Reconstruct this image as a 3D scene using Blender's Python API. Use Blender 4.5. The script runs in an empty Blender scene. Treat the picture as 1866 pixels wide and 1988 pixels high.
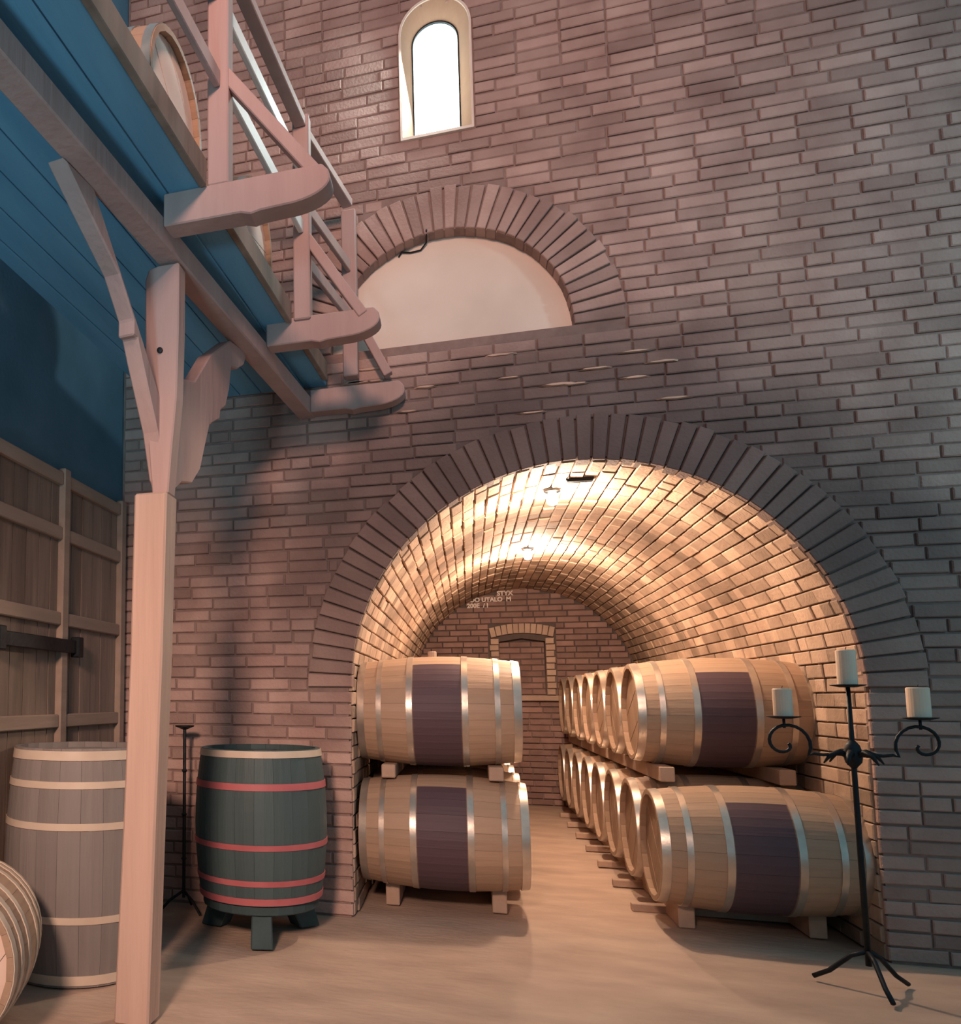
import bpy, bmesh, math, random
from mathutils import Vector, Matrix
random.seed(7)
PI = math.pi
S = bpy.context.scene
COL = S.collection

# ------------------------------------------------------------------ camera
F, PX, PY, YAW, PITCH, ROLL = 1611.8, 382.4, 1188.5, 0.3157, 0.1021, 0.0040
CAMP = Vector((-0.5964, -4.876, 1.2264))
cyw, syw, cp, sp = math.cos(YAW), math.sin(YAW), math.cos(PITCH), math.sin(PITCH)
FW = Vector((-syw*cp, cyw*cp, sp)); RT = Vector((cyw, syw, 0)); UP = RT.cross(FW)
R2 = math.cos(ROLL)*RT + math.sin(ROLL)*UP; U2 = -math.sin(ROLL)*RT + math.cos(ROLL)*UP
cd = bpy.data.cameras.new('camera'); cam = bpy.data.objects.new('camera', cd); COL.objects.link(cam)
M = Matrix.Identity(4)
for i in range(3):
    M[i][0] = R2[i]; M[i][1] = U2[i]; M[i][2] = -FW[i]; M[i][3] = CAMP[i]
cam.matrix_world = M
cd.sensor_fit = 'HORIZONTAL'; cd.sensor_width = 36; cd.lens = F/1866*36
cd.shift_x = (933-PX)/1866; cd.shift_y = (PY-994)/1866
cd.clip_start = .05; cd.clip_end = 100
S.camera = cam

# ------------------------------------------------------------------ world, lights, exposure
S.view_settings.view_transform = 'Standard'; S.view_settings.look = 'None'
S.view_settings.exposure = 0.0; S.view_settings.gamma = 1.0
try: S.view_settings.use_curve_mapping = False
except Exception: pass
W = bpy.data.worlds.new('world'); S.world = W; W.use_nodes = True
bg = W.node_tree.nodes['Background']; bg.inputs[0].default_value = (.32, .62, .78, 1); bg.inputs[1].default_value = .44

def area(name, loc, target, size, power, col):
    d = bpy.data.lights.new(name, 'AREA'); d.size = size; d.energy = power; d.color = col
    o = bpy.data.objects.new(name, d); COL.objects.link(o); o.location = loc
    o.rotation_euler = (Vector(target)-Vector(loc)).to_track_quat('-Z', 'Y').to_euler(); return o
def spot(name, loc, target, power, col, ang, blend=1.0, soft=.3):
    d = bpy.data.lights.new(name, 'SPOT'); d.energy = power; d.color = col; d.spot_size = math.radians(ang); d.spot_blend = blend; d.shadow_soft_size = soft
    o = bpy.data.objects.new(name, d); COL.objects.link(o); o.location = loc
    o.rotation_euler = (Vector(target)-Vector(loc)).to_track_quat('-Z', 'Y').to_euler(); return o
spot('room_lamp_light', (-1.3, -6.2, 2.9), (-1.70, 0, .25), 1050, (1, .64, .49), 47)
spot('high_lamp_light', (-0.6, -5.4, 4.6), (-1.1, 0, 4.4), 680, (1, .60, .49), 74)
spot('right_wall_cool_fill', (5.0, -4.2, 3.4), (1.9, 0, 3.15), 430, (.52, .88, 1), 46)  # unseen cool lamp added to brighten the right wall
area('window_daylight', (-.685, -.06, 4.98), (-2.2, -3.2, 3.9), .35, 26, (.80, 1, .98))
spot('soffit_cool_fill', (-1.9, -7.0, 1.2), (-2.4, -2.3, 3.1), 420, (.45, .82, 1), 34)  # cool lamp added behind the camera to light the soffit blue

# ------------------------------------------------------------------ node materials
def mat(name, c1, c2, scale=6, rough=.8, metal=0, bump=.3, bscale=40, stretch=(1, 1, 1), rnd=0, coord='Object', det=6, spec=.3, extra=None):
    m = bpy.data.materials.new(name); m.use_nodes = True; nt = m.node_tree; N = nt.nodes; L = nt.links
    b = N['Principled BSDF']; b.inputs['Roughness'].default_value = rough; b.inputs['Metallic'].default_value = metal
    b.inputs['Specular IOR Level'].default_value = spec
    if coord == 'World': src = N.new('ShaderNodeNewGeometry').outputs['Position']
    else: src = N.new('ShaderNodeTexCoord').outputs['Object']
    mp = N.new('ShaderNodeMapping'); mp.inputs['Scale'].default_value = stretch; L.new(src, mp.inputs[0])
    n = N.new('ShaderNodeTexNoise'); n.inputs['Scale'].default_value = scale; n.inputs['Detail'].default_value = det; L.new(mp.outputs[0], n.inputs[0])
    mx = N.new('ShaderNodeMix'); mx.data_type = 'RGBA'; mx.inputs[6].default_value = (*c1, 1); mx.inputs[7].default_value = (*c2, 1)
    mr = N.new('ShaderNodeMapRange'); mr.inputs[1].default_value = .3; mr.inputs[2].default_value = .7; L.new(n.outputs[0], mr.inputs[0])
    L.new(mr.outputs[0], mx.inputs[0]); out = mx.outputs[2]
    if rnd:
        oi = N.new('ShaderNodeObjectInfo'); at = N.new('ShaderNodeAttribute'); at.attribute_name = 'rnd'
        ad = N.new('ShaderNodeMath'); ad.operation = 'ADD'; L.new(oi.outputs['Random'], ad.inputs[0]); L.new(at.outputs['Fac'], ad.inputs[1])
        fr = N.new('ShaderNodeMath'); fr.operation = 'FRACT'; L.new(ad.outputs[0], fr.inputs[0])
        hs = N.new('ShaderNodeHueSaturation'); L.new(out, hs.inputs['Color'])
        m2 = N.new('ShaderNodeMapRange'); m2.inputs[3].default_value = 1-rnd; m2.inputs[4].default_value = 1+rnd; L.new(fr.outputs[0], m2.inputs[0])
        L.new(m2.outputs[0], hs.inputs['Value']); out = hs.outputs[0]
    if extra: out = extra(nt, out, src)
    L.new(out, b.inputs['Base Color'])
    if bump:
        n2 = N.new('ShaderNodeTexNoise'); n2.inputs['Scale'].default_value = bscale; n2.inputs['Detail'].default_value = 5; L.new(mp.outputs[0], n2.inputs[0])
        bp = N.new('ShaderNodeBump'); bp.inputs['Strength'].default_value = bump; bp.inputs['Distance'].default_value = .01
        L.new(n2.outputs[0], bp.inputs['Height']); L.new(bp.outputs[0], b.inputs['Normal'])
    return m

def emis(name, col, st):
    m = bpy.data.materials.new(name); m.use_nodes = True; b = m.node_tree.nodes['Principled BSDF']
    b.inputs['Base Color'].default_value = (*col, 1); b.inputs['Emission Color'].default_value = (*col, 1); b.inputs['Emission Strength'].default_value = st
    return m

def arch_shade(nt, out, src):
    # shade between the lamps over the tunnel mouth, darkened into the wall colour
    N = nt.nodes; L = nt.links
    sx = N.new('ShaderNodeSeparateXYZ'); L.new(src, sx.inputs[0])
    def mth(op, a, b=None, c=None):
        n = N.new('ShaderNodeMath'); n.operation = op
        for i, v in enumerate((a, b, c)):
            if v is None: continue
            if isinstance(v, (int, float)): n.inputs[i].default_value = v
            else: L.new(v, n.inputs[i])
        return n.outputs[0]
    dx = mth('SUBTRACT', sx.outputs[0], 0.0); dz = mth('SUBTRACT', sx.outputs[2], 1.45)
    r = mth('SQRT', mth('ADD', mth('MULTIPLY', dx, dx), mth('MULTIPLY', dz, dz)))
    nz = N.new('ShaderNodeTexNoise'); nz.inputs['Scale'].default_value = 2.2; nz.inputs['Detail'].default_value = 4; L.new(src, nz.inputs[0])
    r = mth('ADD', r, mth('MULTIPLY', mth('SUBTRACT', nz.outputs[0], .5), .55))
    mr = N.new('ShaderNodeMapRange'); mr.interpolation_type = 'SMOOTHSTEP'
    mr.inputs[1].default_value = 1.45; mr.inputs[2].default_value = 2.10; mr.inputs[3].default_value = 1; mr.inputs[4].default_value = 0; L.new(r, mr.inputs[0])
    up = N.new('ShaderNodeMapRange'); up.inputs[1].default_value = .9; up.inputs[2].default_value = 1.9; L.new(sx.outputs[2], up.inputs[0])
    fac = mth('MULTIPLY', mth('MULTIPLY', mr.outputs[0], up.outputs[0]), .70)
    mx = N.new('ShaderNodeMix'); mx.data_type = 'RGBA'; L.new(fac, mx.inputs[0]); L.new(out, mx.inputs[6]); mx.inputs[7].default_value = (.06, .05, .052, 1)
    return mx.outputs[2]

def stain(nt, out, src):
    # wine stain round the middle of the barrel
    N = nt.nodes; L = nt.links
    sx = N.new('ShaderNodeSeparateXYZ'); L.new(src, sx.inputs[0])
    ab = N.new('ShaderNodeMath'); ab.operation = 'ABSOLUTE'; L.new(sx.outputs[0], ab.inputs[0])
    mr = N.new('ShaderNodeMapRange'); mr.inputs[1].default_value = .132; mr.inputs[2].default_value = .140; mr.inputs[3].default_value = .93; mr.inputs[4].default_value = 0; L.new(ab.outputs[0], mr.inputs[0])
    mx = N.new('ShaderNodeMix'); mx.data_type = 'RGBA'; L.new(mr.outputs[0], mx.inputs[0]); L.new(out, mx.inputs[6]); mx.inputs[7].default_value = (.075, .045, .065, 1)
    return mx.outputs[2]

m_brick = mat('wall_brick', (.33, .205, .175), (.50, .345, .295), 3, .9, bump=.5, bscale=60, rnd=.20, coord='World', extra=arch_shade)
m_mortar = mat('dark_mortar', (.25, .165, .145), (.34, .24, .205), 14, .95, bump=.4, coord='World', extra=arch_shade)
m_vbrick = mat('vault_brick', (.32, .215, .155), (.52, .37, .275), 4, .8, bump=.45, bscale=50, rnd=.36, coord='World')
m_vmortar = mat('vault_mortar', (.22, .15, .11), (.32, .22, .165), 14, .95, bump=.4, coord='World')
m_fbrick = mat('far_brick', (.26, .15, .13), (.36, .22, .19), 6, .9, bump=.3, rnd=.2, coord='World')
m_sbrick = mat('pale_surround_brick', (.50, .34, .26), (.60, .42, .33), 6, .85, bump=.3, rnd=.12, coord='World')
m_plaster = mat('cream_plaster', (.74, .61, .51), (.84, .71, .60), 2.5, .9, bump=.15, bscale=12, coord='World')
m_reveal = mat('ochre_reveal_plaster', (.40, .25, .17), (.48, .31, .22), 4, .9, bump=.15, coord='World')
m_floor = mat('earth_floor', (.40, .28, .215), (.54, .39, .30), 2.2, .85, bump=.5, bscale=14, coord='World', stretch=(1, 2.2, 1))
m_timber = mat('old_timber', (.40, .26, .235), (.50, .345, .31), 5, .8, bump=.4, bscale=30, stretch=(1, 1, .12), coord='World')
m_post = mat('post_timber', (.46, .31, .25), (.60, .42, .34), 6, .75, bump=.4, bscale=30, stretch=(1.5, 1.5, .1), coord='World')
m_soffit = mat('soffit_glare_blue', (.12, .30, .45), (.17, .39, .55), 3, .8, bump=.25, bscale=30, stretch=(2, .3, 1), coord='World')  # blue glare under the gallery put into the board colour
m_wall_shade = mat('wall_shade_blue', (.065, .15, .21), (.09, .19, .27), 3, .9, bump=.2, coord='World')  # bluish shade beneath the gallery carried in the wall colour
m_plank = mat('grey_brown_planks', (.20, .145, .115), (.30, .22, .175), 8, .85, bump=.4, bscale=30, stretch=(1, 1, .12), rnd=.12, coord='World')
m_batten = mat('batten_wood', (.30, .22, .17), (.42, .31, .25), 8, .8, bump=.3, stretch=(1, .12, 1), coord='World')
m_glare_rail = mat('window_glare_rail', (.74, .72, .68), (.84, .82, .78), 8, .6, bump=.1, coord='World')  # window glare on one bay of rails, given as a white colour
m_oak = mat('oak_stave', (.35, .225, .15), (.47, .32, .22), 5, .55, bump=.2, bscale=30, stretch=(.12, 2, 2), rnd=.10)
m_oaks = mat('oak_stave_stained', (.35, .225, .15), (.47, .32, .22), 5, .55, bump=.2, bscale=30, stretch=(.12, 2, 2), rnd=.10, extra=stain)
m_head = mat('oak_head', (.27, .17, .11), (.38, .25, .17), 6, .6, bump=.2, stretch=(1, .15, 1))
m_hoop = mat('galvanised_hoop', (.50, .43, .37), (.72, .63, .54), 9, .30, metal=.75, bump=.05)
m_stand = mat('dark_teal_stand_wood', (.035, .06, .065), (.05, .08, .085), 6, .7, bump=.3)
m_iron = mat('black_iron', (.018, .022, .026), (.03, .034, .038), 12, .5, metal=.6, bump=.2)
m_green = mat('dark_painted_stave', (.055, .085, .088), (.08, .115, .12), 4, .55, bump=.2, stretch=(.15, 2, 2), rnd=.08)
m_red = mat('red_painted_hoop', (.42, .11, .12), (.52, .16, .17), 6, .5, bump=.05)
m_grey = mat('weathered_grey_stave', (.19, .165, .155), (.28, .25, .235), 4, .6, bump=.2, stretch=(.15, 2, 2), rnd=.08)
m_palehoop = mat('pale_worn_hoop', (.55, .44, .34), (.66, .55, .44), 6, .45, bump=.05)
m_pinkhead = mat('pale_pink_head', (.74, .56, .47), (.82, .65, .55), 4, .6, bump=.1)
m_wax = mat('cream_candle_wax', (.88, .66, .50), (.94, .74, .58), 6, .5, bump=.05)
m_wick = mat('candle_wick', (.05, .04, .04), (.07, .06, .05), 6, .9, bump=0)
m_chock = mat('pale_chock_wood', (.40, .27, .20), (.50, .35, .26), 8, .8, bump=.3)
m_chalk = mat('white_chalk', (.80, .68, .62), (.88, .76, .70), 60, .95, bump=0)
m_rim = mat('pale_window_rim', (.78, .62, .52), (.84, .70, .60), 6, .7, bump=.1)
m_glass = emis('daylit_frosted_glass', (.80, 1.0, .96), 4.0)
m_bulb = emis('lit_bulb', (1, .86, .66), 60)

# ------------------------------------------------------------------ mesh helpers
def mesh(name, vs, fs, mt=None, smooth=False):
    me = bpy.data.meshes.new(name); me.from_pydata([tuple(v) for v in vs], [], fs)
    if mt: me.materials.append(mt)
    bm = bmesh.new(); bm.from_mesh(me); bmesh.ops.recalc_face_normals(bm, faces=bm.faces); bm.to_mesh(me); bm.free()
    if smooth: me.polygons.foreach_set('use_smooth', [True]*len(me.polygons))
    me.update(); return me
def link(name, me, parent=None, loc=(0, 0, 0), rot=(0, 0, 0), scale=(1, 1, 1)):
    o = bpy.data.objects.new(name, me); COL.objects.link(o); o.location = loc; o.rotation_euler = rot; o.scale = scale
    if parent: o.parent = parent
    return o
def tag(o, label, cat, group=None):
    o['label'] = label; o['category'] = cat
    if group: o['group'] = group
    return o
def thing(name, label, cat, loc=(0, 0, 0), rot=(0, 0, 0), group=None):
    o = bpy.data.objects.new(name, None); COL.objects.link(o); o.location = loc; o.rotation_euler = rot
    o.empty_display_size = .1; return tag(o, label, cat, group)
def struct(o): o['kind'] = 'structure'; return o
def stuff(o): o['kind'] = 'stuff'; return o
class MB:
    def __init__(s): s.v = []; s.f = []; s.r = []
    def add(s, vs, fs, r=0):
        n = len(s.v); s.v += [tuple(v) for v in vs]; s.f += [tuple(i+n for i in f) for f in fs]; s.r += [r]*len(fs)
    def box(s, a, b, mt=None):
        x0, y0, z0 = a; x1, y1, z1 = b
        vs = [Vector(p) for p in ((x0,y0,z0),(x1,y0,z0),(x1,y1,z0),(x0,y1,z0),(x0,y0,z1),(x1,y0,z1),(x1,y1,z1),(x0,y1,z1))]
        if mt: vs = [mt @ v for v in vs]
        s.add(vs, BOXF)
    def tube(s, pts, r, n=8, cap=True):
        pts = [Vector(p) for p in pts]; rs = r if isinstance(r, (list, tuple)) else [r]*len(pts)
        base = len(s.v); prev = None
        for i, p in enumerate(pts):
            t = (pts[min(i+1, len(pts)-1)]-pts[max(i-1, 0)]).normalized()
            a = prev - t*prev.dot(t) if prev else (Vector((0, 0, 1)).cross(t) if abs(t.z) < .9 else Vector((1, 0, 0)).cross(t))
            a.normalize(); prev = a; b = t.cross(a)
            for k in range(n):
                s.v.append(tuple(p+(a*math.cos(2*PI*k/n)+b*math.sin(2*PI*k/n))*rs[i]))
        for i in range(len(pts)-1):
            for k in range(n):
                s.f.append((base+i*n+k, base+i*n+(k+1) % n, base+(i+1)*n+(k+1) % n, base+(i+1)*n+k)); s.r.append(0)
        if cap:
            s.f.append(tuple(base+k for k in range(n))[::-1]); s.f.append(tuple(base+(len(pts)-1)*n+k for k in range(n))); s.r += [0, 0]
    def lathe(s, prof, n=32, axis='Z', closed=False):
        base = len(s.v)
        for r, h in prof:
            for k in range(n):
                a = 2*PI*k/n; c, d = r*math.cos(a), r*math.sin(a)
                s.v.append((c, d, h) if axis == 'Z' else (h, c, d))
        m = len(prof)
        for i in range(m if closed else m-1):
            j = (i+1) % m
            for k in range(n):
                s.f.append((base+i*n+k, base+i*n+(k+1) % n, base+j*n+(k+1) % n, base+j*n+k)); s.r.append(0)
        if not closed:
            if prof[0][0] > 0: s.f.append(tuple(base+k for k in range(n))[::-1]); s.r.append(0)
            if prof[-1][0] > 0: s.f.append(tuple(base+(m-1)*n+k for k in range(n))); s.r.append(0)
    def mesh(s, name, mt, smooth=False, rnd=False):
        me = mesh(name, s.v, s.f, mt, smooth)
        if rnd:
            at = me.attributes.new('rnd', 'FLOAT', 'FACE'); at.data.foreach_set('value', s.r)
        return me
BOXF = [(0, 3, 2, 1), (4, 5, 6, 7), (0, 1, 5, 4), (1, 2, 6, 5), (2, 3, 7, 6), (3, 0, 4, 7)]
def bevel(me, w=.004, seg=1):
    bm = bmesh.new(); bm.from_mesh(me)
    bmesh.ops.bevel(bm, geom=[e for e in bm.edges if e.calc_face_angle(0) > .5], offset=w, segments=seg, affect='EDGES'); bm.to_mesh(me); bm.free(); me.update(); return me
def beam_mesh(name, a, b, w, h, mt, bev=.006, up=(0, 0, 1)):
    a, b = Vector(a), Vector(b); t = (b-a).normalized(); s = t.cross(Vector(up)).normalized(); u = s.cross(t)
    vs = []
    for p in (a, b):
        for i, j in ((-1, -1), (1, -1), (1, 1), (-1, 1)): vs.append(p+s*w/2*i+u*h/2*j)
    me = mesh(name, vs, [(0, 1, 2, 3), (7, 6, 5, 4), (0, 4, 5, 1), (1, 5, 6, 2), (2, 6, 7, 3), (3, 7, 4, 0)], mt)
    return bevel(me, bev) if bev else me
def prism(name, poly, n, th, mt, bev=.006):
    n = Vector(n).normalized()*th; vs = [Vector(p) for p in poly]; k = len(vs); vs += [v+n for v in vs]
    fs = [tuple(range(k))[::-1], tuple(range(k, 2*k))]+[(i, (i+1) % k, k+(i+1) % k, k+i) for i in range(k)]
    me = mesh(name, vs, fs, mt)
    return bevel(me, bev) if bev else me

# a chamfered brick, front towards -Y, unit size 1 x d x 1 (frame vertices by size)
def brick_vs(w, h, d=.05, c=.005):
    x, z = w/2, h/2
    return [(-x, d, -z), (x, d, -z), (x, d, z), (-x, d, z), (-x, c, -z), (x, c, -z), (x, c, z), (-x, c, z),
            (-x+c, 0, -z+c), (x-c, 0, -z+c), (x-c, 0, z-c), (-x+c, 0, z-c)]
BRF = [(4, 5, 1, 0), (5, 6, 2, 1), (6, 7, 3, 2), (7, 4, 0, 3), (4, 8, 9, 5), (5, 9, 10, 6), (6, 10, 11, 7), (7, 11, 8, 4), (8, 11, 10, 9)]
_bm = {}
def brick_mesh(w, h, mt, d=.05):
    k = (round(w, 2), round(h, 3), mt.name, d)
    if k not in _bm: _bm[k] = mesh('brick', brick_vs(k[0], h, d), BRF, mt)
    return _bm[k]
def project(p):
    d = Vector(p)-CAMP; z = d.dot(FW)
    return (PX+F*d.dot(R2)/z, PY-F*d.dot(U2)/z, z)
def place_bricks(items, parent, mt, limit=300, name='brick', key=None):
    """items: (matrix, w, h, d). The ones that show largest become parts, the rest one stuff part."""
    def score(it):
        u, v, z = project(it[0].translation)
        s = it[1]*it[2]/(z*z) if z > .2 and -20 < u < 1886 and -20 < v < 2008 else 0
        return s*(key(it) if key else 1)
    items = sorted(items, key=score, reverse=True)
    for mt4, w, h, d in items[:limit]:
        o = link(name, brick_mesh(w, h, mt, d), parent); o.matrix_local = mt4
    if len(items) > limit:
        mb = MB()
        for mt4, w, h, d in items[limit:]:
            mb.add([mt4 @ Vector(v) for v in brick_vs(round(w, 2), h, d)], BRF, random.random())
        stuff(link('small_bricks', mb.mesh('small_bricks', mt, rnd=True), parent))
def filled(name, loops, th, mt):
    """flat panel in XZ with holes, thickness th towards +Y"""
    cu = bpy.data.curves.new('tmp', 'CURVE'); cu.dimensions = '2D'; cu.fill_mode = 'BOTH'; cu.extrude = th/2
    for lp in loops:
        sp_ = cu.splines.new('POLY'); sp_.points.add(len(lp)-1)
        for i, (x, z) in enumerate(lp): sp_.points[i].co = (x, z, 0, 1)
        sp_.use_cyclic_u = True
    t = bpy.data.objects.new('tmp', cu); COL.objects.link(t)
    dg = bpy.context.evaluated_depsgraph_get(); me = bpy.data.meshes.new_from_object(t.evaluated_get(dg)); me.name = name
    bpy.data.objects.remove(t); bpy.data.curves.remove(cu)
    me.transform(Matrix(((1, 0, 0, 0), (0, 0, -1, th/2), (0, 1, 0, 0), (0, 0, 0, 1))))
    me.materials.clear(); me.materials.append(mt); me.update(); return me

# ------------------------------------------------------------------ setting
R, H, LT = 1.242, 1.286, 5.65          # tunnel radius, spring height, length
RO = R+.25                              # outside of the ring of arch bricks
XL, XRW, ZT = -2.70, 2.45, 6.4
LX, LZ, LR, LRO = -.66, 3.32, .68, .94  # lunette
WX, WZ0, WZC, WR = -.685, 4.58, 5.26, .198

def arc(cx, cz, r, a0, a1, n):
    return [(cx+r*math.cos(a0+(a1-a0)*i/n), cz+r*math.sin(a0+(a1-a0)*i/n)) for i in range(n+1)]
# floor
mb = MB(); nx, ny = 30, 60
for j in range(ny+1):
    for i in range(nx+1):
        x = -3.2+6.4*i/nx; y = -7+12.7*j/ny
        mb.v.append((x, y, .006*math.sin(x*3.1+y)*math.sin(y*2.3)-.006))
for j in range(ny):
    for i in range(nx): k = j*(nx+1)+i; mb.f.append((k, k+1, k+nx+2, k+nx+1)); mb.r.append(0)
struct(link('floor', mb.mesh('floor', m_floor, True)))

# front wall
g_ = .02
outer = [(XL, -.05), (-R-g_, -.05)] + arc(0, H, R+g_, PI, 0, 48) + [(R+g_, -.05), (XRW, -.05), (XRW, ZT), (XL, ZT)]
lun = arc(LX, LZ-.02, LR, 0, PI, 40)
win = [(WX-WR, WZ0), (WX+WR, WZ0)]+arc(WX, WZC, WR, 0, PI, 20)
wall = struct(link('wall_back', filled('wall_back', [outer, lun, win], .22, m_mortar)))
CH, MJ = .0705, .010
items = []
z = .0
row = 0
while z < ZT-.02:
    zc = z+CH/2
    iv = [(XL+.01, XRW)]
    def cut(iv, a, b):
        o = []
        for s, e in iv:
            if b <= s or a >= e: o.append((s, e)); continue
            if a-s > .05: o.append((s, a))
            if e-b > .05: o.append((b, e))
        return o
    if zc < H: iv = cut(iv, -R-.002, R+.002)
    elif zc < H+RO: hw = math.sqrt(RO*RO-(zc-H)**2); iv = cut(iv, -hw-.004, hw+.004)
    if LZ-.05 < zc < LZ+LRO: hw = math.sqrt(LRO**2-(zc-LZ)**2); iv = cut(iv, LX-hw-.006, LX+hw+.006)
    if WZ0-.02 < zc < WZC: iv = cut(iv, WX-WR-.016, WX+WR+.016)
    elif WZC <= zc < WZC+WR+.016: hw = math.sqrt((WR+.016)**2-(zc-WZC)**2); iv = cut(iv, WX-hw, WX+hw)
    for s, e in iv:
        x = s; first = True
        off = (.125 if row % 2 else .0)+random.uniform(-.02, .02)
        while e-x > .02:
            w = random.choice((.24, .24, .24, .24, .12, .25, .23))
            if first and s <= XL+.02: w = .12+off
            if first and s > XL+.02: w = random.choice((.12, .18, .24))
            first = False
            if e-(x+w) < .06: w = e-x
            if w > .33: w = w/2
            ww = w-MJ
            ox = random.gauss(0, .0025)
            dz = .004*math.sin(x*2.1+z)+random.gauss(0, .0015)
            mtx = Matrix.Translation((x+w/2, -.012+random.uniform(-.006, .006), zc+dz)) @ Matrix.Rotation(random.gauss(0, .007), 4, 'Y') @ Matrix.Rotation(random.gauss(0, .012), 4, 'X')
            items.append((mtx, ww, CH-MJ-.001*(random.random() < .3), .05))
            x += w
    z += CH; row += 1
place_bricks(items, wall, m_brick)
# ring of the tunnel mouth and of the lunette
def voussoir(r0, r1, da, y0, y1, name, mt):
    a = da/2; c = .004
    def ring(y, e):
        return [((r0+e)*math.sin(-a+e/r0), y, (r0+e)*math.cos(-a+e/r0)), ((r0+e)*math.sin(a-e/r0), y, (r0+e)*math.cos(a-e/r0)),
                ((r1-e)*math.sin(a-e/r1), y, (r1-e)*math.cos(a-e/r1)), ((r1-e)*math.sin(-a+e/r1), y, (r1-e)*math.cos(-a+e/r1))]
    vs = ring(y1, 0)+ring(y0+c, 0)+ring(y0, c)
    return mesh(name, vs, BRF+[(0, 1, 2, 3)], mt)
def ring_bricks(name, cx, cz, r0, r1, n, y0, y1, parent, mt, a0=-PI/2, a1=PI/2):
    da = (a1-a0)/n
    vm = [voussoir(r0+random.uniform(-.003, .003), r1+random.uniform(-.012, .006), da-.011/((r0+r1)/2), y0, y1, name, mt) for _ in range(6)]
    for i in range(n):
        link(name, random.choice(vm), parent, (cx, random.uniform(-.006, .006), cz), (0, a0+da*(i+.5), 0))
ring_bricks('arch_brick', 0, H, R, RO, 54, -.024, .09, wall, m_brick)
ring_bricks('arch_brick', LX, LZ-.02, LR, LRO, 36, -.022, .10, wall, m_brick)

# tunnel vault
vaultR = R+.03
pts = [(-vaultR, -.05), (-vaultR, H)]+arc(0, H, vaultR, PI, 0, 48)[1:]+[(vaultR, -.05)]
mb = MB(); n = len(pts)
for y in (.22, LT+.1):
    mb.v += [(x, y, z) for x, z in pts]
for y in (.22, LT+.1):
    mb.v += [(x*1.08, y, (z-H)*1.08+H if z > H else z) for x, z in pts]
for i in range(n-1):
    mb.f += [(i, i+1, n+i+1, n+i), (2*n+i, 3*n+i, 3*n+i+1, 2*n+i+1), (i, 2*n+i, 2*n+i+1, i+1), (n+i, n+i+1, 3*n+i+1, 3*n+i)]; mb.r += [0]*4
ceil = struct(link('ceiling', mb.mesh('ceiling', m_vmortar)))
items = []
per = 2*H+PI*R; nrow = int(per/.078); ch = per/nrow
for k in range(nrow):
    s = (k+.5)*ch
    if s < H: p = (-R, s); a = PI
    elif s < H+PI*R: a = PI-(s-H)/R; p = (R*math.cos(a), H+R*math.sin(a))
    else: a = 0; p = (R, H-(s-H-PI*R))
    nrm = Vector((-math.cos(a), 0, -math.sin(a))); tng = Vector((0, 1, 0)); upv = nrm.cross(tng)
    y = .0 if k % 2 else -.12; y0 = y
    while y < LT-.02:
        w = random.choice((.24, .24, .25, .23)) if random.random() < .8 else .13
        a_, b_ = max(y, .012), min(y+w, LT)
        if b_-a_ > .04:
            q = Vector((p[0], (a_+b_)/2, p[1]))+nrm*random.uniform(-.003, .009)
            X = tng; Y = -nrm; Z = X.cross(Y)
            m4 = Matrix(((X.x, Y.x, Z.x, q.x), (X.y, Y.y, Z.y, q.y), (X.z, Y.z, Z.z, q.z), (0, 0, 0, 1))) @ Matrix.Rotation(random.gauss(0, .012), 4, 'X') @ Matrix.Rotation(random.gauss(0, .006), 4, 'Z')
            items.append((m4, b_-a_-.009, ch-.007, .035))
        y += w
def vis(it):  # bricks of the crown and of the right side face the camera; the low ones hide behind barrels
    x, y, z = it[0].translation
    return 0 if z < 1.25 else (1 if True else 0)
place_bricks(items, ceil, m_vbrick, key=vis)

# far wall with a bricked-up niche
fo = [(-R-.1, -.05), (R+.1, -.05), (R+.1, 2.7), (-R-.1, 2.7)]
NX, NW, NZ0, NZ1 = .015, .255, 1.27, 1.93
hole = [(NX-NW, NZ0), (NX+NW, NZ0), (NX+NW, NZ1-.03), (NX, NZ1+.01), (NX-NW, NZ1-.03)]
me = filled('wall_far', [fo, hole], .10, m_mortar); me.transform(Matrix.Translation((0, LT+.02, 0)))
far = struct(link('wall_far', me))
fb = MB(); fb.box((-.5, LT+.12, 1.0), (.5, LT+.16, 2.2)); link('niche_back', fb.mesh('niche_back', m_mortar), far)
items = []
z = 0; row = 0
while z < H+R:
    zc = z+CH/2
    hw = R-.01 if zc < H else math.sqrt(max(R*R-(zc-H)**2, 0))-.01
    iv = [(-hw, hw)]
    if 1.18 < zc < 2.10: iv = cut(iv, NX-NW-.115, NX+NW+.115)
    for s, e in iv:
        x = s; fst = True
        while e-x > .03:
            w = random.choice((.24, .25, .12, .24)); 
            if fst: w = .1 if row % 2 else .2
            fst = False
            if e-(x+w) < .06: w = e-x
            items.append((Matrix.Translation((x+w/2, LT-.002+random.uniform(-.005, .005), zc)), w-.012, CH-.012, .03)); x += w
    if NZ0 < zc < NZ1-.04:
        x = NX-NW+(.12 if row % 2 else 0)-.12
        while x < NX+NW-.02:
            a_, b_ = max(x, NX-NW), min(x+.24, NX+NW)
            if b_-a_ > .03: items.append((Matrix.Translation(((a_+b_)/2, LT+.105, zc)), b_-a_-.012, CH-.012, .02))
            x += .24
    z += CH; row += 1
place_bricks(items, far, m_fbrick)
for sx in (-1, 1):
    for k in range(9):
        w = .10 if k % 2 else .085
        link('surround_brick', brick_mesh(w, .066, m_sbrick, .09), far, (NX+sx*(NW+.006+w/2), LT-.03, 1.305+k*.0745))
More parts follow.
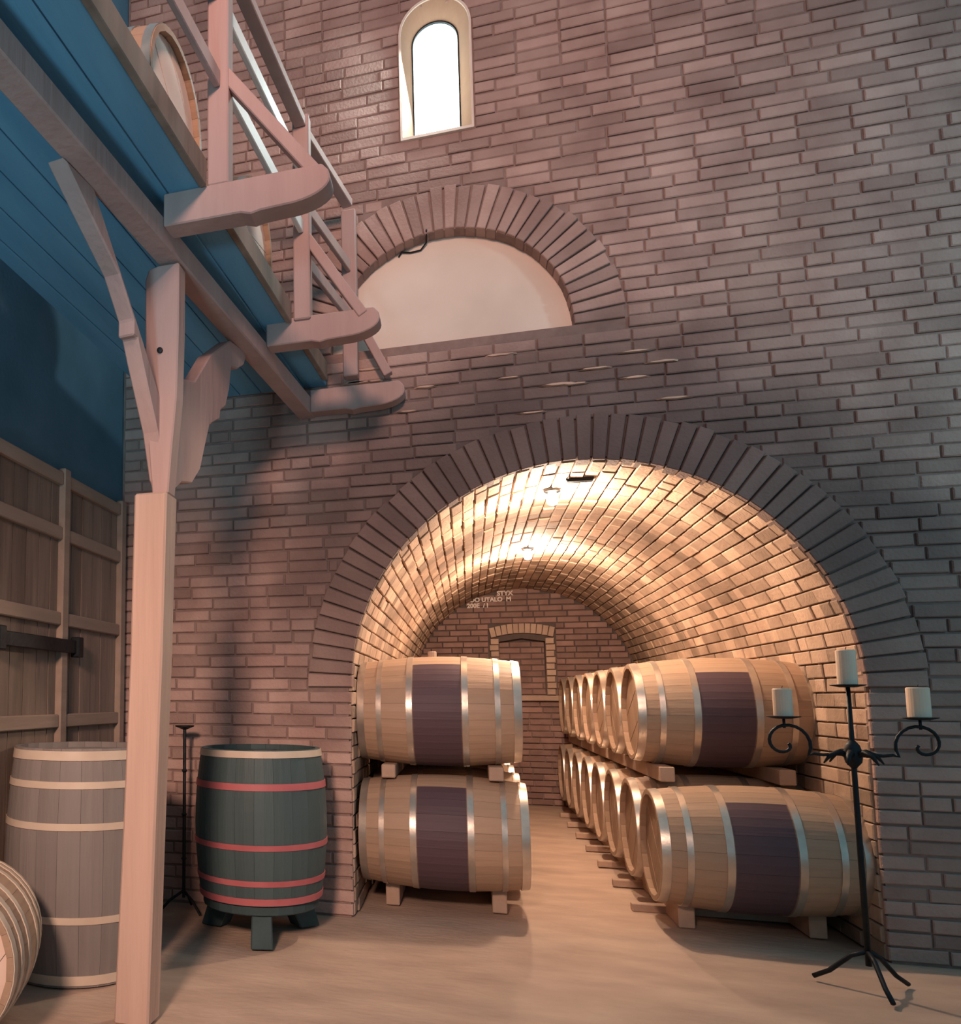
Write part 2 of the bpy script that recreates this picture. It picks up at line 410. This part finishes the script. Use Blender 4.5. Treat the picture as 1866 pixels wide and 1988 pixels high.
for k in range(11):
    t = (k-5)/5
    link('surround_brick', brick_mesh(.058, .115, m_sbrick, .09), far, (NX+t*.325, LT-.034, 1.985+.045*(1-t*t)+.025), (0, t*.22, 0))
link('window_sill', bevel(mesh('window_sill', *[(lambda b: (b.v, b.f))(b) for b in [MB()] if not b.box((NX-.37, LT-.06, 1.20), (NX+.40, LT+.02, 1.262))][0], m_sbrick), .006), far)
def text(name, s, x, z, size, y, parent):
    cu = bpy.data.curves.new('t', 'FONT'); cu.body = s; cu.size = size; cu.extrude = .001; cu.offset = .003
    t = bpy.data.objects.new('t', cu); COL.objects.link(t); dg = bpy.context.evaluated_depsgraph_get()
    me = bpy.data.meshes.new_from_object(t.evaluated_get(dg)); bpy.data.objects.remove(t); bpy.data.curves.remove(cu)
    me.transform(Matrix.Rotation(PI/2, 4, 'X')); me.materials.clear(); me.materials.append(m_chalk)
    return link(name, me, parent, (x, y, z))
text('chalk_lettering', 'STYX', -.245, 2.455, .075, LT-.012, far)
text('chalk_lettering', 'OO UTALO  M', -.56, 2.385, .072, LT-.012, far)
text('chalk_lettering', '200E  / I', -.59, 2.315, .072, LT-.012, far)

# lunette infill (plaster) as part of the wall
lp = filled('lunette_plaster', [arc(LX, LZ-.02, LR+.02, 0, PI, 40)], .04, m_plaster); lp.transform(Matrix.Translation((0, .085, 0)))
link('lunette_plaster', lp, wall)

# smears of pale mortar on the chipped bricks under the lunette
for k in range(18):
    x = random.uniform(-1.25, .55); z = CH*random.randint(40, 45)+random.uniform(-.004, .004); n_ = 9; rw, rh_ = random.uniform(.05, .13), random.uniform(.006, .011)
    rim = [(x+rw*math.cos(2*PI*i/n_)*random.uniform(.6, 1.1), z+rh_*math.sin(2*PI*i/n_)*random.uniform(.6, 1.2)) for i in range(n_)]
    vs = [(p[0], -.008, p[1]) for p in rim]+[(x+(p[0]-x)*.7, -.026, z+(p[1]-z)*.7) for p in rim]
    link('mortar_smear', mesh('mortar_smear', vs, [(i, (i+1) % n_, n_+(i+1) % n_, n_+i) for i in range(n_)]+[tuple(range(n_, 2*n_))], m_sbrick), wall)

# window 1
w1 = bpy.data.objects.new('window_1', None); COL.objects.link(w1); w1.location = (WX, 0, WZ0); struct(w1)
def archprofile(hw, z0, zc, n=20): return [(-hw, z0), (hw, z0)]+arc(0, zc, hw, 0, PI, n)
def ringmesh(name, ro, zo, ri, zi, y0, y1, mt):
    a = archprofile(ro, zo, WZC-WZ0); b = archprofile(ri, zi, WZC-WZ0); k = len(a)
    vs = [(x, y0, z) for x, z in a]+[(x, y1, z) for x, z in b]
    return mesh(name, vs, [(i, (i+1) % k, k+(i+1) % k, k+i) for i in range(k)], mt)
# raised rim, splayed reveal, frame, pane
a = archprofile(WR+.013, -.005, WZC-WZ0); b = archprofile(WR, .012, WZC-WZ0); k = len(a)
vs = [(x, .0, z) for x, z in a]+[(x, -.03, z) for x, z in a]+[(x, -.03, z) for x, z in b]+[(x, .0, z) for x, z in b]
fs = []
for q in range(3):
    fs += [(q*k+i, q*k+(i+1) % k, (q+1)*k+(i+1) % k, (q+1)*k+i) for i in range(k)]
link('window_rim', mesh('window_rim', vs, fs, m_rim), w1)
link('window_reveal', ringmesh('window_reveal', WR, .002, WR-.06, .042, -.02, .09, m_reveal), w1)
pf = filled('window_frame', [archprofile(WR-.058, .041, WZC-WZ0), archprofile(WR-.066, .05, WZC-WZ0)], .03, m_iron); pf.transform(Matrix.Translation((0, .085, 0))); link('window_frame', pf, w1)
pm = filled('pane', [archprofile(WR-.06, .042, WZC-WZ0)], .01, m_glass); pm.transform(Matrix.Translation((0, .102, 0))); link('pane', pm, w1)

# left wall: bluish shade put into the colour above, plank panelling below
mb = MB(); mb.box((XL-.12, -6.5, -.05), (XL, .22, ZT))
wl = struct(link('wall_left', mb.mesh('wall_left', m_wall_shade)))
y = -.10
k = 0
while y > -3.3:
    w = random.uniform(.115, .14)
    b = MB(); b.box((XL, y-w, 0.0), (XL+.022+random.uniform(0, .004), y-.006, 2.44)); link('plank', b.mesh('plank', m_plank), wl); y -= w
for yy in (-.07, -.85, -1.62, -2.4):
    b = MB(); b.box((XL+.02, yy-.07, 0), (XL+.06, yy+.0, 2.46)); link('stile', bevel(b.mesh('stile', m_batten), .005), wl)
for z in (2.40, 2.10, 1.64, 1.10, .42):
    for y0, y1 in ((-.14, -.85), (-.92, -1.62), (-1.69, -2.4)):
        b = MB(); b.box((XL+.02, y1+.002, z-.035), (XL+.052, y0-.002, z+.035)); link('batten', bevel(b.mesh('batten', m_batten), .005), wl)
b = MB(); b.box((XL+.055, -2.3, 1.46), (XL+.085, -.72, 1.53)); b.box((XL+.05, -.80, 1.44), (XL+.10, -.74, 1.55)); b.box((XL+.05, -1.60, 1.44), (XL+.10, -1.54, 1.55))
link('bar_latch', bevel(b.mesh('bar_latch', m_iron), .004), wl)['label'] = 'black iron bar latch'

# ------------------------------------------------------------------ gallery
def gx(Y): return -1.715+.125*(Y+1.86)
def gz(Y, h): return 3.0-.045*(Y+2.0)+h
def gp(Y, dx, h): return (gx(Y)+dx, Y, gz(Y, h))
gal = thing('gallery', 'timber gallery with glare-blue underside running along the left to the brick wall', 'gallery', (-1.7, 0, 3.0))
def gpart(name, me):
    o = link(name, me, gal); o.matrix_parent_inverse = Matrix.Translation((1.7, 0, -3.0)); return o
gpart('beam', beam_mesh('beam', gp(-4.2, 0, .05), gp(-.005, 0, .05), .10, .10, m_timber))
# joists with rounded ends
JS = (-2.0, -.86, -.12)
JZ = (.055, .075, .0)
def joist(Yf, x0, x1, zb, h, th):
    poly = [(x0, zb), (x1-.34, zb)]
    poly += [(x1-.30, zb-.012), (x1-.26, zb-.004)] if True else []
    for i in range(9):
        a = -PI/2*(1-i/8); poly.append((x1-.17+.17*math.cos(a), zb+.075+.075*math.sin(a)))
    poly += [(x1-.004, zb+h-.03), (x1-.03, zb+h), (x0, zb+h)]
    return prism('joist', [(x, Yf+.02*0, z) for x, z in poly], (0, 1, 0), th, m_timber, .005)
for Yf, x1, jz in zip(JS, (-1.03, -.965, -.90), JZ):
    gpart('joist', joist(Yf, gx(Yf)+.052, x1, gz(Yf, jz), .135, .10))
def dxe(Y): return -1.51+.085*(Y+2.08)      # outer edge of the deck
# deck boards
edge_off = 0
for k in range(9):
    w = .135
    o0, o1 = -.03-k*w, -.03-(k+1)*w+.006
    A = [(dxe(-4.2)+o0, -4.2, gz(-4.2, .19)), (dxe(-.02)+o0, -.02, gz(-.02, .19)), (max(dxe(-.02)+o1, XL+.01), -.02, gz(-.02, .19)), (max(dxe(-4.2)+o1, XL+.01), -4.2, gz(-4.2, .19))]
    if A[3][0] >= A[0][0]-.02: break
    gpart('deck_board', prism('deck_board', A, (0, 0, 1), .028, m_soffit, .004))
for Y0, Y1 in ((-4.2, JS[0]), (JS[0]+.1, JS[1]), (JS[1]+.1, JS[2])):
    gpart('edge_board', beam_mesh('edge_board', (dxe(Y0)-.012, Y0+.002, gz(Y0, .235)), (dxe(Y1)-.012, Y1-.002, gz(Y1, .235)), .03, .11, m_plank, .004))
# cross bearers hidden in the soffit, left of the beam
# posts on the joists
def rx(Y): return -1.465+.10*(Y+2.0)+(.07 if Y > -.2 else 0)
PY_ = (-1.96, -.84, -.10)
posts = []
for i, Y in enumerate(PY_):
    zt = (1.28, 1.30, 1.22)[i]
    zb = gz(Y, .19)
    gpart('railing_post', beam_mesh('railing_post', (rx(Y), Y, zb), (rx(Y), Y, gz(Y, zt)+.02*0), .085, .075, m_timber, .006, up=(0, 1, 0)))
    # brace from joist end to post
    x1 = (-1.03, -.985, -.93)[i]
    hh = (.47, .45, .40)[i]
    gpart('brace', beam_mesh('brace', (x1-.06, Y-.0, gz(Y, .19)-.01), (rx(Y)+.02, Y, gz(Y, .19+hh)), .05, .055, m_timber, .004, up=(0, 1, 0)))
Y = -3.3
gpart('railing_post', beam_mesh('railing_post', (rx(Y), Y, gz(Y, .19)), (rx(Y), Y, gz(Y, 1.25)), .085, .075, m_timber, .006, up=(0, 1, 0)))
ys = (-3.3,)+PY_
for q, (a_, b_) in enumerate(zip(ys[:-1], ys[1:])):
    mr_ = m_glare_rail if q == 1 else m_timber
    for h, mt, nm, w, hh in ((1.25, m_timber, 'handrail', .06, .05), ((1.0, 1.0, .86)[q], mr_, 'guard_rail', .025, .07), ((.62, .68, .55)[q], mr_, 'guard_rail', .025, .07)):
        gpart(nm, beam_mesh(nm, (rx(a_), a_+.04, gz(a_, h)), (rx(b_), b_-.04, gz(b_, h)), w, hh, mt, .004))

# main post
pst = thing('timber_post', 'thick wooden post with flared braces holding up the gallery beam', 'post', (-1.78, -1.80, 0))
def ppart(name, me):
    o = link(name, me, pst); o.matrix_parent_inverse = Matrix.Translation((1.78, 1.80, 0)); return o
sh = [(-1.905, 0), (-1.765, 0), (-1.745, .7), (-1.722, 1.4), (-1.708, 2.035), (-1.846, 2.035), (-1.856, 1.4), (-1.878, .7)]
ppart('shaft', prism('shaft', [(x, -1.865, z) for x, z in sh], (0, 1, 0), .125, m_post, .008))
# upper shaft, tapering down into the shoulder
up_ = [(-1.775, 2.03), (-1.708, 2.03), (-1.695, 2.2), (-1.675, 2.42), (-1.668, 2.70), (-1.668, 2.985), (-1.755, 2.985), (-1.80, 2.975), (-1.815, 2.93), (-1.81, 2.50), (-1.80, 2.30)]
ppart('upper_shaft', prism('upper_shaft', [(x, -1.85, z) for x, z in up_], (0, 1, 0), .085, m_timber, .006))
gdir = Vector((.125, 1, 0)).normalized(); gn = Vector((gdir.y, -gdir.x, 0))
def gpoly(pts, off, th, name):
    o = Vector((-1.775, -1.8, 0))
    return prism(name, [(Vector((o.x+.125*(Y+1.8), Y, z))+gn*off) for Y, z in pts], -gn, th, m_timber, .006)
lb = [(-2.54, 3.02), (-2.35, 3.02), (-1.98, 2.60), (-1.74, 2.30), (-1.72, 2.12), (-1.745, 2.04), (-1.80, 2.10), (-1.86, 2.28), (-1.99, 2.52), (-2.03, 2.60), (-2.06, 2.60), (-2.06, 2.66), (-2.17, 2.79), (-2.40, 2.93)]
ppart('left_brace', gpoly(lb, .035, .07, 'left_brace'))
rb = [(-1.745, 2.06), (-1.66, 2.12), (-1.56, 2.14), (-1.48, 2.22), (-1.43, 2.34), (-1.38, 2.455), (-1.30, 2.50), (-1.27, 2.515), (-1.26, 2.56), (-1.20, 2.60), (-1.155, 2.70), (-1.13, 2.82), (-1.05, 2.84), (-.97, 2.89), (-.94, 2.945), (-.98, 2.965), (-1.14, 2.95), (-1.38, 2.78), (-1.54, 2.60), (-1.70, 2.56)]
ppart('carved_bracket', gpoly(rb, .045, .07, 'carved_bracket'))
b = MB(); b.lathe([(.012, 0), (.012, .01), (.004, .014)], 10); bo = ppart('bolt_head', b.mesh('bolt_head', m_iron)); bo.location = (-1.745, -1.85, 2.62); bo.rotation_euler = (PI/2, 0, 0)

# ------------------------------------------------------------------ barrels
NS = 22
def barrel_meshes(L, rb_, rh, staveM, staveP, hoopM, headM, hoops, headhoop=None, suffix=''):
    def r(t): return rb_-(rb_-rh)*(abs(t)**1.9)
    seg = 10
    def stave(mt):
        mb = MB(); da = 2*PI/NS; g = .0005
        rows = []
        for i in range(seg+1):
            t = -1+2*i/seg; x = t*L/2; ro = r(t); ri = ro-.022
            a = da/2-g/ro
            for rr, aa in ((ro, -a), (ro*1.0008, 0), (ro, a), (ri, a), (ri, -a)):
                mb.v.append((x, rr*math.sin(aa), rr*math.cos(aa)))
        for i in range(seg):
            for k in range(5):
                mb.f.append((i*5+k, i*5+(k+1) % 5, (i+1)*5+(k+1) % 5, (i+1)*5+k)); mb.r.append(0)
        mb.f += [(0, 1, 2, 3, 4), tuple(seg*5+k for k in (4, 3, 2, 1, 0))]; mb.r += [0, 0]
        return mb.mesh('stave', mt)
    out = dict(L=L, r=r, stave=stave(staveP), staveS=stave(staveM), hoops=[], NS=NS)
    for off, w in hoops:
        mb = MB(); x0, x1 = off-w/2, off+w/2
        prof = [(r(2*x0/L)+.0005, x0), (r(2*x0/L)+.0045, x0), (r(2*x1/L)+.0045, x1), (r(2*x1/L)+.0005, x1)]
        mb.lathe(prof, 40, 'X', closed=True)
        out['hoops'].append(mb.mesh('hoop', hoopM if not (headhoop and abs(off) > .4) else headhoop, False))
        me_ = out['hoops'][-1]; me_.polygons.foreach_set('use_smooth', [True]*len(me_.polygons)); me_.set_sharp_from_angle(angle=.6)
    # head: six boards
    mb = MB(); rr = rh-.0225; n = 6
    for i in range(n):
        y0, y1 = -rr+2*rr*i/n+.001, -rr+2*rr*(i+1)/n-.001
        pts = []
        for q in range(7):
            y = y0+(y1-y0)*q/6; pts.append((y, math.sqrt(max(rr*rr-y*y, 1e-6))))
        poly = [(y, z) for y, z in pts]+[(y, -z) for y, z in pts[::-1]]
        k = len(poly); d = .0015*(i % 2)
        mb.add([(-.009+d, y, z) for y, z in poly]+[(.009+d, y, z) for y, z in poly],
               [tuple(range(k))[::-1], tuple(range(k, 2*k))]+[(i2, (i2+1) % k, k+(i2+1) % k, k+i2) for i2 in range(k)])
    out['head'] = mb.mesh('barrel_head', headM)
    mb = MB(); mb.lathe([(.026, 0), (.026, .03), (.022, .036)], 12); out['bung'] = mb.mesh('bung', m_chock)
    return out
def barrel(name, label, cat, loc, rot, B, group=None, spin=0, bung=False, plain_top=True, allplain=False):
    t = thing(name, label, cat, loc, rot, group)
    for k in range(NS):
        a = 2*PI*(k+.5)/NS+spin
        top = math.cos(a) > .80
        link('stave', B['stave'] if (allplain or (plain_top and top)) else B['staveS'], t, (0, 0, 0), (a, 0, 0))
    for h in B['hoops']: link('hoop', h, t)
    for s in (-1, 1): link('barrel_head', B['head'], t, (s*(B['L']/2-.038), 0, 0), (random.uniform(0, PI), 0, 0))
    if bung: link('bung', B['bung'], t, (-.03, 0, B['r'](0)-.004))
    return t
L_ = .92
HO = [(s*o, w) for s in (-1, 1) for o, w in ((.437, .042), (.330, .030), (.155, .034))]
BW = barrel_meshes(L_, .330, .2915, m_oaks, m_oak, m_hoop, m_head, HO)
# right stack (nearest first)
XRL, XRU = .325, .352
SP = .668
rl_lab = ['wine barrel at the front of the right-hand stack, bottom row, nearest of the row']+['lower right row wine barrel, %s behind the nearest one' % w for w in ('first', 'second', 'third', 'fourth', 'fifth', 'sixth', 'seventh')]
for i in range(8):
    barrel('wine_barrel', rl_lab[i], 'barrel', (XRL+L_/2, .33+SP*i, .435), (0, 0, 0), BW, 'lower row of barrels on the right', spin=random.uniform(-.1, .1))
ru_lab = ['wine barrel on top of the right-hand stack, nearest of the upper row, dark middle']+['upper right row wine barrel, %s behind the nearest one' % w for w in ('first', 'second', 'third', 'fourth', 'fifth', 'sixth')]
for i in range(7):
    barrel('wine_barrel', ru_lab[i], 'barrel', (XRU+L_/2-.0, .93+SP*i-.0, 1.148), (0, 0, 0), BW, 'upper row of barrels on the right', spin=random.uniform(-.1, .1))
# left stack
ORD = ('first', 'second', 'third', 'fourth', 'fifth', 'sixth')
XLL, XLU = -1.222, -1.215
barrel('wine_barrel', 'bottom wine barrel of the left-hand stack at the tunnel mouth, dark middle band', 'barrel', (XLL+L_/2, .33, .445), (0, 0, 0), BW, 'lower row of barrels on the left')
barrel('wine_barrel', 'top wine barrel of the left-hand stack with a bung on top', 'barrel', (XLU+L_/2-.02, .42, 1.150), (0, 0, 0), BW, 'upper row of barrels on the left', bung=True)
for i in range(1, 6):
    barrel('wine_barrel', 'lower left row wine barrel, %s behind the barrel at the tunnel mouth' % ORD[i-1], 'barrel', (XLL+L_/2, .33+SP*i, .445), (0, 0, 0), BW, 'lower row of barrels on the left')
    barrel('wine_barrel', 'upper left row wine barrel, %s behind the top barrel at the mouth' % ORD[i-1], 'barrel', (XLU+L_/2-.02, .42+SP*i, 1.150), (0, 0, 0), BW, 'upper row of barrels on the left')
# bearers
def rr_(x): return BW['r'](2*x/L_)
def bearer(label, x, y0, y1, z0, z1, group):
    b = MB(); b.box((x-.04, y0, z0), (x+.04, y1, z1)); tag(link('bearer', bevel(b.mesh('bearer', m_chock), .005)), label, 'timber', group)
d = .30; rc = rr_(d)
for side, xc, zl, zu, ymax in (('left', XLL+L_/2, .445, 1.150, 3.8), ('right', XRL+L_/2, .435, 1.148, 5.3)):
    for s, wd in ((-1, 'left'), (1, 'right')):
        bearer('pale floor bearer under the %s end of the %s-hand barrels' % (wd, side), xc+s*d, .33, ymax, .0, zl-rc-.001, 'bearers under the barrel rows')
        bearer('pale bearer between the two rows, %s end of the %s-hand stack' % (wd, side), xc+s*d, .20 if side == 'left' else .62, ymax, zl+rc+.001, zu-rc-.001, 'bearers between the barrel rows')
# cross timbers lying on the floor under each right barrel, ends showing in the aisle
for i in range(8):
    b = MB(); b.box((.27, .33+SP*(i-.5)-.03, 0), (1.2, .33+SP*(i-.5)+.03, .045)); 
    if i == 0: continue
    tag(link('floor_batten', bevel(b.mesh('floor_batten', m_chock), .004)), 'floor batten showing in the aisle at the %s gap between right-hand barrels' % ('first', 'second', 'third', 'fourth', 'fifth', 'sixth', 'seventh')[i-1], 'timber', 'floor battens under the right row')
# upright dark barrel with red hoops
HU = [(s*o, w) for s in (-1, 1) for o, w in ((.36, .034),)]+[(-.27, .028), (-.095, .028), (.20, .034)]
BG = barrel_meshes(.76, .350, .318, m_green, m_green, m_red, m_green, HU)
BG['hoops'][1].materials[0] = m_palehoop
t = barrel('upright_barrel', 'upright dark barrel with red hoops and a pale rim beside the arch', 'barrel', (-1.675, -.46, .20+.38), (0, -PI/2, 0), BG, allplain=True)
st = thing('barrel_stand', 'low dark wooden three-legged stand under the upright dark barrel', 'stand', (-1.675, -.46, 0))
b = MB(); b.lathe([(.02, .15), (.30, .15), (.305, .155), (.305, .193), (.30, .198), (.02, .198)], 24); link('top', b.mesh('top', m_stand), st)
for a in (-PI*.42, PI*.25, PI*.92):
    q = Matrix.Rotation(a, 4, 'Z'); b = MB()
    b.add([q @ Vector(v) for v in ((.14, -.05, .15), (.29, -.05, .15), (.29, .05, .15), (.14, .05, .15), (.22, -.055, 0), (.34, -.055, 0), (.34, .055, 0), (.22, .055, 0))], BOXF)
    link('leg', bevel(b.mesh('leg', m_stand), .006), st)
# upright grey barrel at the left
HG = [(s*o, w) for s in (-1, 1) for o, w in ((.47, .04),)]+[(-.22, .03), (.17, .03), (.345, .03)]
BL = barrel_meshes(1.0, .350, .315, m_grey, m_grey, m_palehoop, m_grey, HG)
barrel('upright_barrel', 'upright weathered grey barrel with pale hoops behind the post', 'barrel', (-2.335, -1.27, .5), (0, -PI/2, 0), BL, allplain=True)
# lying barrel, bottom left corner
BP = barrel_meshes(.50, .305, .285, m_oak, m_oak, m_palehoop, m_pinkhead, [(s*o, w) for s in (-1, 1) for o, w in ((.232, .032), (.16, .03), (.07, .03))])
ax = math.atan2(-.95, .31)
barrel('lying_barrel', 'barrel with a pale pink head lying at the left edge in front', 'barrel', (-2.36-.25*.31, -2.38+.25*.95, .306), (0, 0, ax), BP, allplain=True)
# barrels on the gallery
zd = gz(-2, .218)
BD = barrel_meshes(.74, .30, .272, m_oak, m_oak, m_hoop, m_pinkhead, [(s*o, w) for s in (-1, 1) for o, w in ((.35, .035), (.26, .03), (.13, .03))])
for Y, lab in ((-1.96, 'oak barrel lying on the gallery deck left of the nearest railing post'), (-1.02, 'oak barrel on the gallery deck mostly hidden behind the railing post')):
    barrel('gallery_barrel', lab, 'barrel', (-1.615-.37+.1*(Y+1.8), Y, gz(Y, .218)+.352), (0, 0, -.04), BD, 'barrels on the gallery', allplain=True)
    for s_ in (-.2, .2):
        b = MB(); b.box((-2.04+s_+.1*(Y+1.8)-.03, Y-.24, gz(Y, .2185)), (-2.04+s_+.1*(Y+1.8)+.03, Y+.24, gz(Y, .2185)+.05))
        tag(link('barrel_bearer', b.mesh('barrel_bearer', m_chock)), 'bearer under the gallery barrel that is %s the near railing post, %s end' % ('left of' if Y < -1.5 else 'behind', 'left' if s_ < 0 else 'right'), 'timber')

# ------------------------------------------------------------------ lamps in the tunnel
for i, (x, y, lab) in enumerate(((-.07, .62, 'small lit lamp on the tunnel crown near the mouth'), (-.08, 2.75, 'small lit lamp on the tunnel crown deeper in the tunnel'))):
    zc = H+math.sqrt(R*R-x*x)
    t = thing('ceiling_lamp', lab, 'lamp', (x, y, zc), (0, 0, 0), 'lamps on the tunnel crown')
    b = MB(); b.lathe([(.05, .0), (.05, -.02), (.03, -.03)], 20); link('lamp_base', b.mesh('lamp_base', m_iron, False), t)
    b = MB(); b.lathe([(.018, -.03), (.032, -.05), (.036, -.075), (.026, -.098), (.004, -.108)], 16); link('bulb', b.mesh('bulb', m_bulb, True), t)
    ld = bpy.data.lights.new('lamp_light', 'POINT'); ld.energy = (95, 110)[i]; ld.color = (1, .76, .56); ld.shadow_soft_size = .04
    lo = bpy.data.objects.new('lamp_light', ld); COL.objects.link(lo); lo.location = (x, y, zc-.135)
# vent
b = MB(); b.box((-.075, -.03, -.012), (.075, .03, .0))
for k in range(3): b.box((-.07, -.024+k*.018, -.018), (.07, -.016+k*.018, -.012))
tag(link('ceiling_vent', b.mesh('ceiling_vent', m_iron), None, (.06, .40, H+R-.006)), 'dark rectangular vent in the bricks of the tunnel crown', 'vent')
# wire on the lunette
b = MB(); b.tube([(-.76, -.03, 3.985), (-.765, .06, 3.955), (-.80, .075, 3.92), (-.86, .075, 3.915), (-.91, .072, 3.925), (-.93, .078, 3.90)], .005, 6)
tag(link('wire', b.mesh('wire', m_iron)), 'thin bent wire hanging over the cream lunette plaster', 'wire')

# ------------------------------------------------------------------ iron candelabra
CX, CY = .99, -.50
t = thing('candelabrum', 'black wrought iron candelabrum with scrolled arms before the right foot of the arch', 'candelabrum', (CX, CY, 0))
b = MB(); b.tube([(0, 0, .10), (0, 0, .6), (0, 0, 1.0), (0, 0, 1.285)], [.012, .011, .010, .008], 10); link('stem', b.mesh('stem', m_iron, True), t)
b = MB(); b.lathe([(.01, .93), (.03, .955), (.036, .99), (.026, 1.03), (.01, 1.05)], 14)
for k in range(6):
    a = PI/3*k; b.tube([(0, 0, .97), (.05*math.cos(a), .05*math.sin(a), 1.0), (.085*math.cos(a), .085*math.sin(a), .985), (.11*math.cos(a), .11*math.sin(a), .95)], [.012, .014, .010, .003], 6)
link('leaf_boss', b.mesh('leaf_boss', m_iron, True), t)
for s in (-1, 1):
    b = MB(); P_ = [(0, 0, .985), (s*.06, 0, .99), (s*.11, 0, .985), (s*.145, 0, .99)]
    for i in range(22):
        a = -.55+i/21*(PI*2.1); rad = .088*(1-i/21)**.75+.012
        P_.append((s*(.25-rad*math.cos(a)), 0, 1.035+rad*math.sin(a)))
    b.tube(P_, .007, 8); b.tube([(s*.25, 0, 1.10), (s*.25, 0, 1.145)], .006, 8)
    link('arm', b.mesh('arm', m_iron, True), t)
for k in range(3):
    a = PI/6+k*2*PI/3; b = MB()
    b.tube([(0, 0, .16), (.06*math.cos(a), .06*math.sin(a), .13), (.14*math.cos(a), .14*math.sin(a), .05), (.20*math.cos(a), .20*math.sin(a), .012)], .010, 8); link('leg', b.mesh('leg', m_iron, True), t)
for dx, z, h, r_, lab in ((-.25, 1.145, .125, .037, 'cream pillar candle on the left arm of the iron candelabrum'), (0, 1.285, .155, .037, 'tallest cream candle on the centre of the iron candelabrum'), (.25, 1.145, .130, .041, 'pinkish pillar candle at the far right against the brick wall')):
    b = MB(); b.lathe([(.004, z-.002), (.030, z-.004), (.064, z+.004), (.066, z+.008), (.03, z+.003), (.004, z+.004)], 24); link('drip_tray', b.mesh('drip_tray', m_iron, True), t, (dx, 0, 0))
    c = thing('candle', lab, 'candle', (CX+dx, CY, z+.006), (0, 0, 0), 'candles on the iron candelabrum')
    b = MB(); b.lathe([(r_-.002, 0), (r_, .004), (r_, h-.004), (r_-.004, h), (r_*.5, h-.006)], 24); link('wax', b.mesh('wax', m_wax, False), c)
    b = MB(); b.tube([(0, 0, h-.008), (.001, 0, h+.006), (.004, 0, h+.012)], .0015, 6); link('wick', b.mesh('wick', m_wick), c)
# plain stand behind the post
t = thing('candle_stand', 'thin black iron candle stand with empty tray behind the post', 'candle stand', (-2.19, -.22, 0))
b = MB(); b.tube([(0, 0, .08), (0, 0, .5), (0, 0, 1.05)], .010, 8)
for z in (.3, .55, .8): b.lathe([(.009, z-.012), (.017, z), (.009, z+.012)], 10)
link('stem', b.mesh('stem', m_iron), t)
b = MB(); b.lathe([(.006, 1.035), (.03, 1.045), (.055, 1.055), (.056, 1.062), (.006, 1.056)], 20); link('drip_tray', b.mesh('drip_tray', m_iron), t)
for k in range(3):
    a = PI/2+k*2*PI/3; b = MB(); b.tube([(0, 0, .12), (.08*math.cos(a), .08*math.sin(a), .07), (.14*math.cos(a), .14*math.sin(a), .010)], .008, 6); link('leg', b.mesh('leg', m_iron), t)
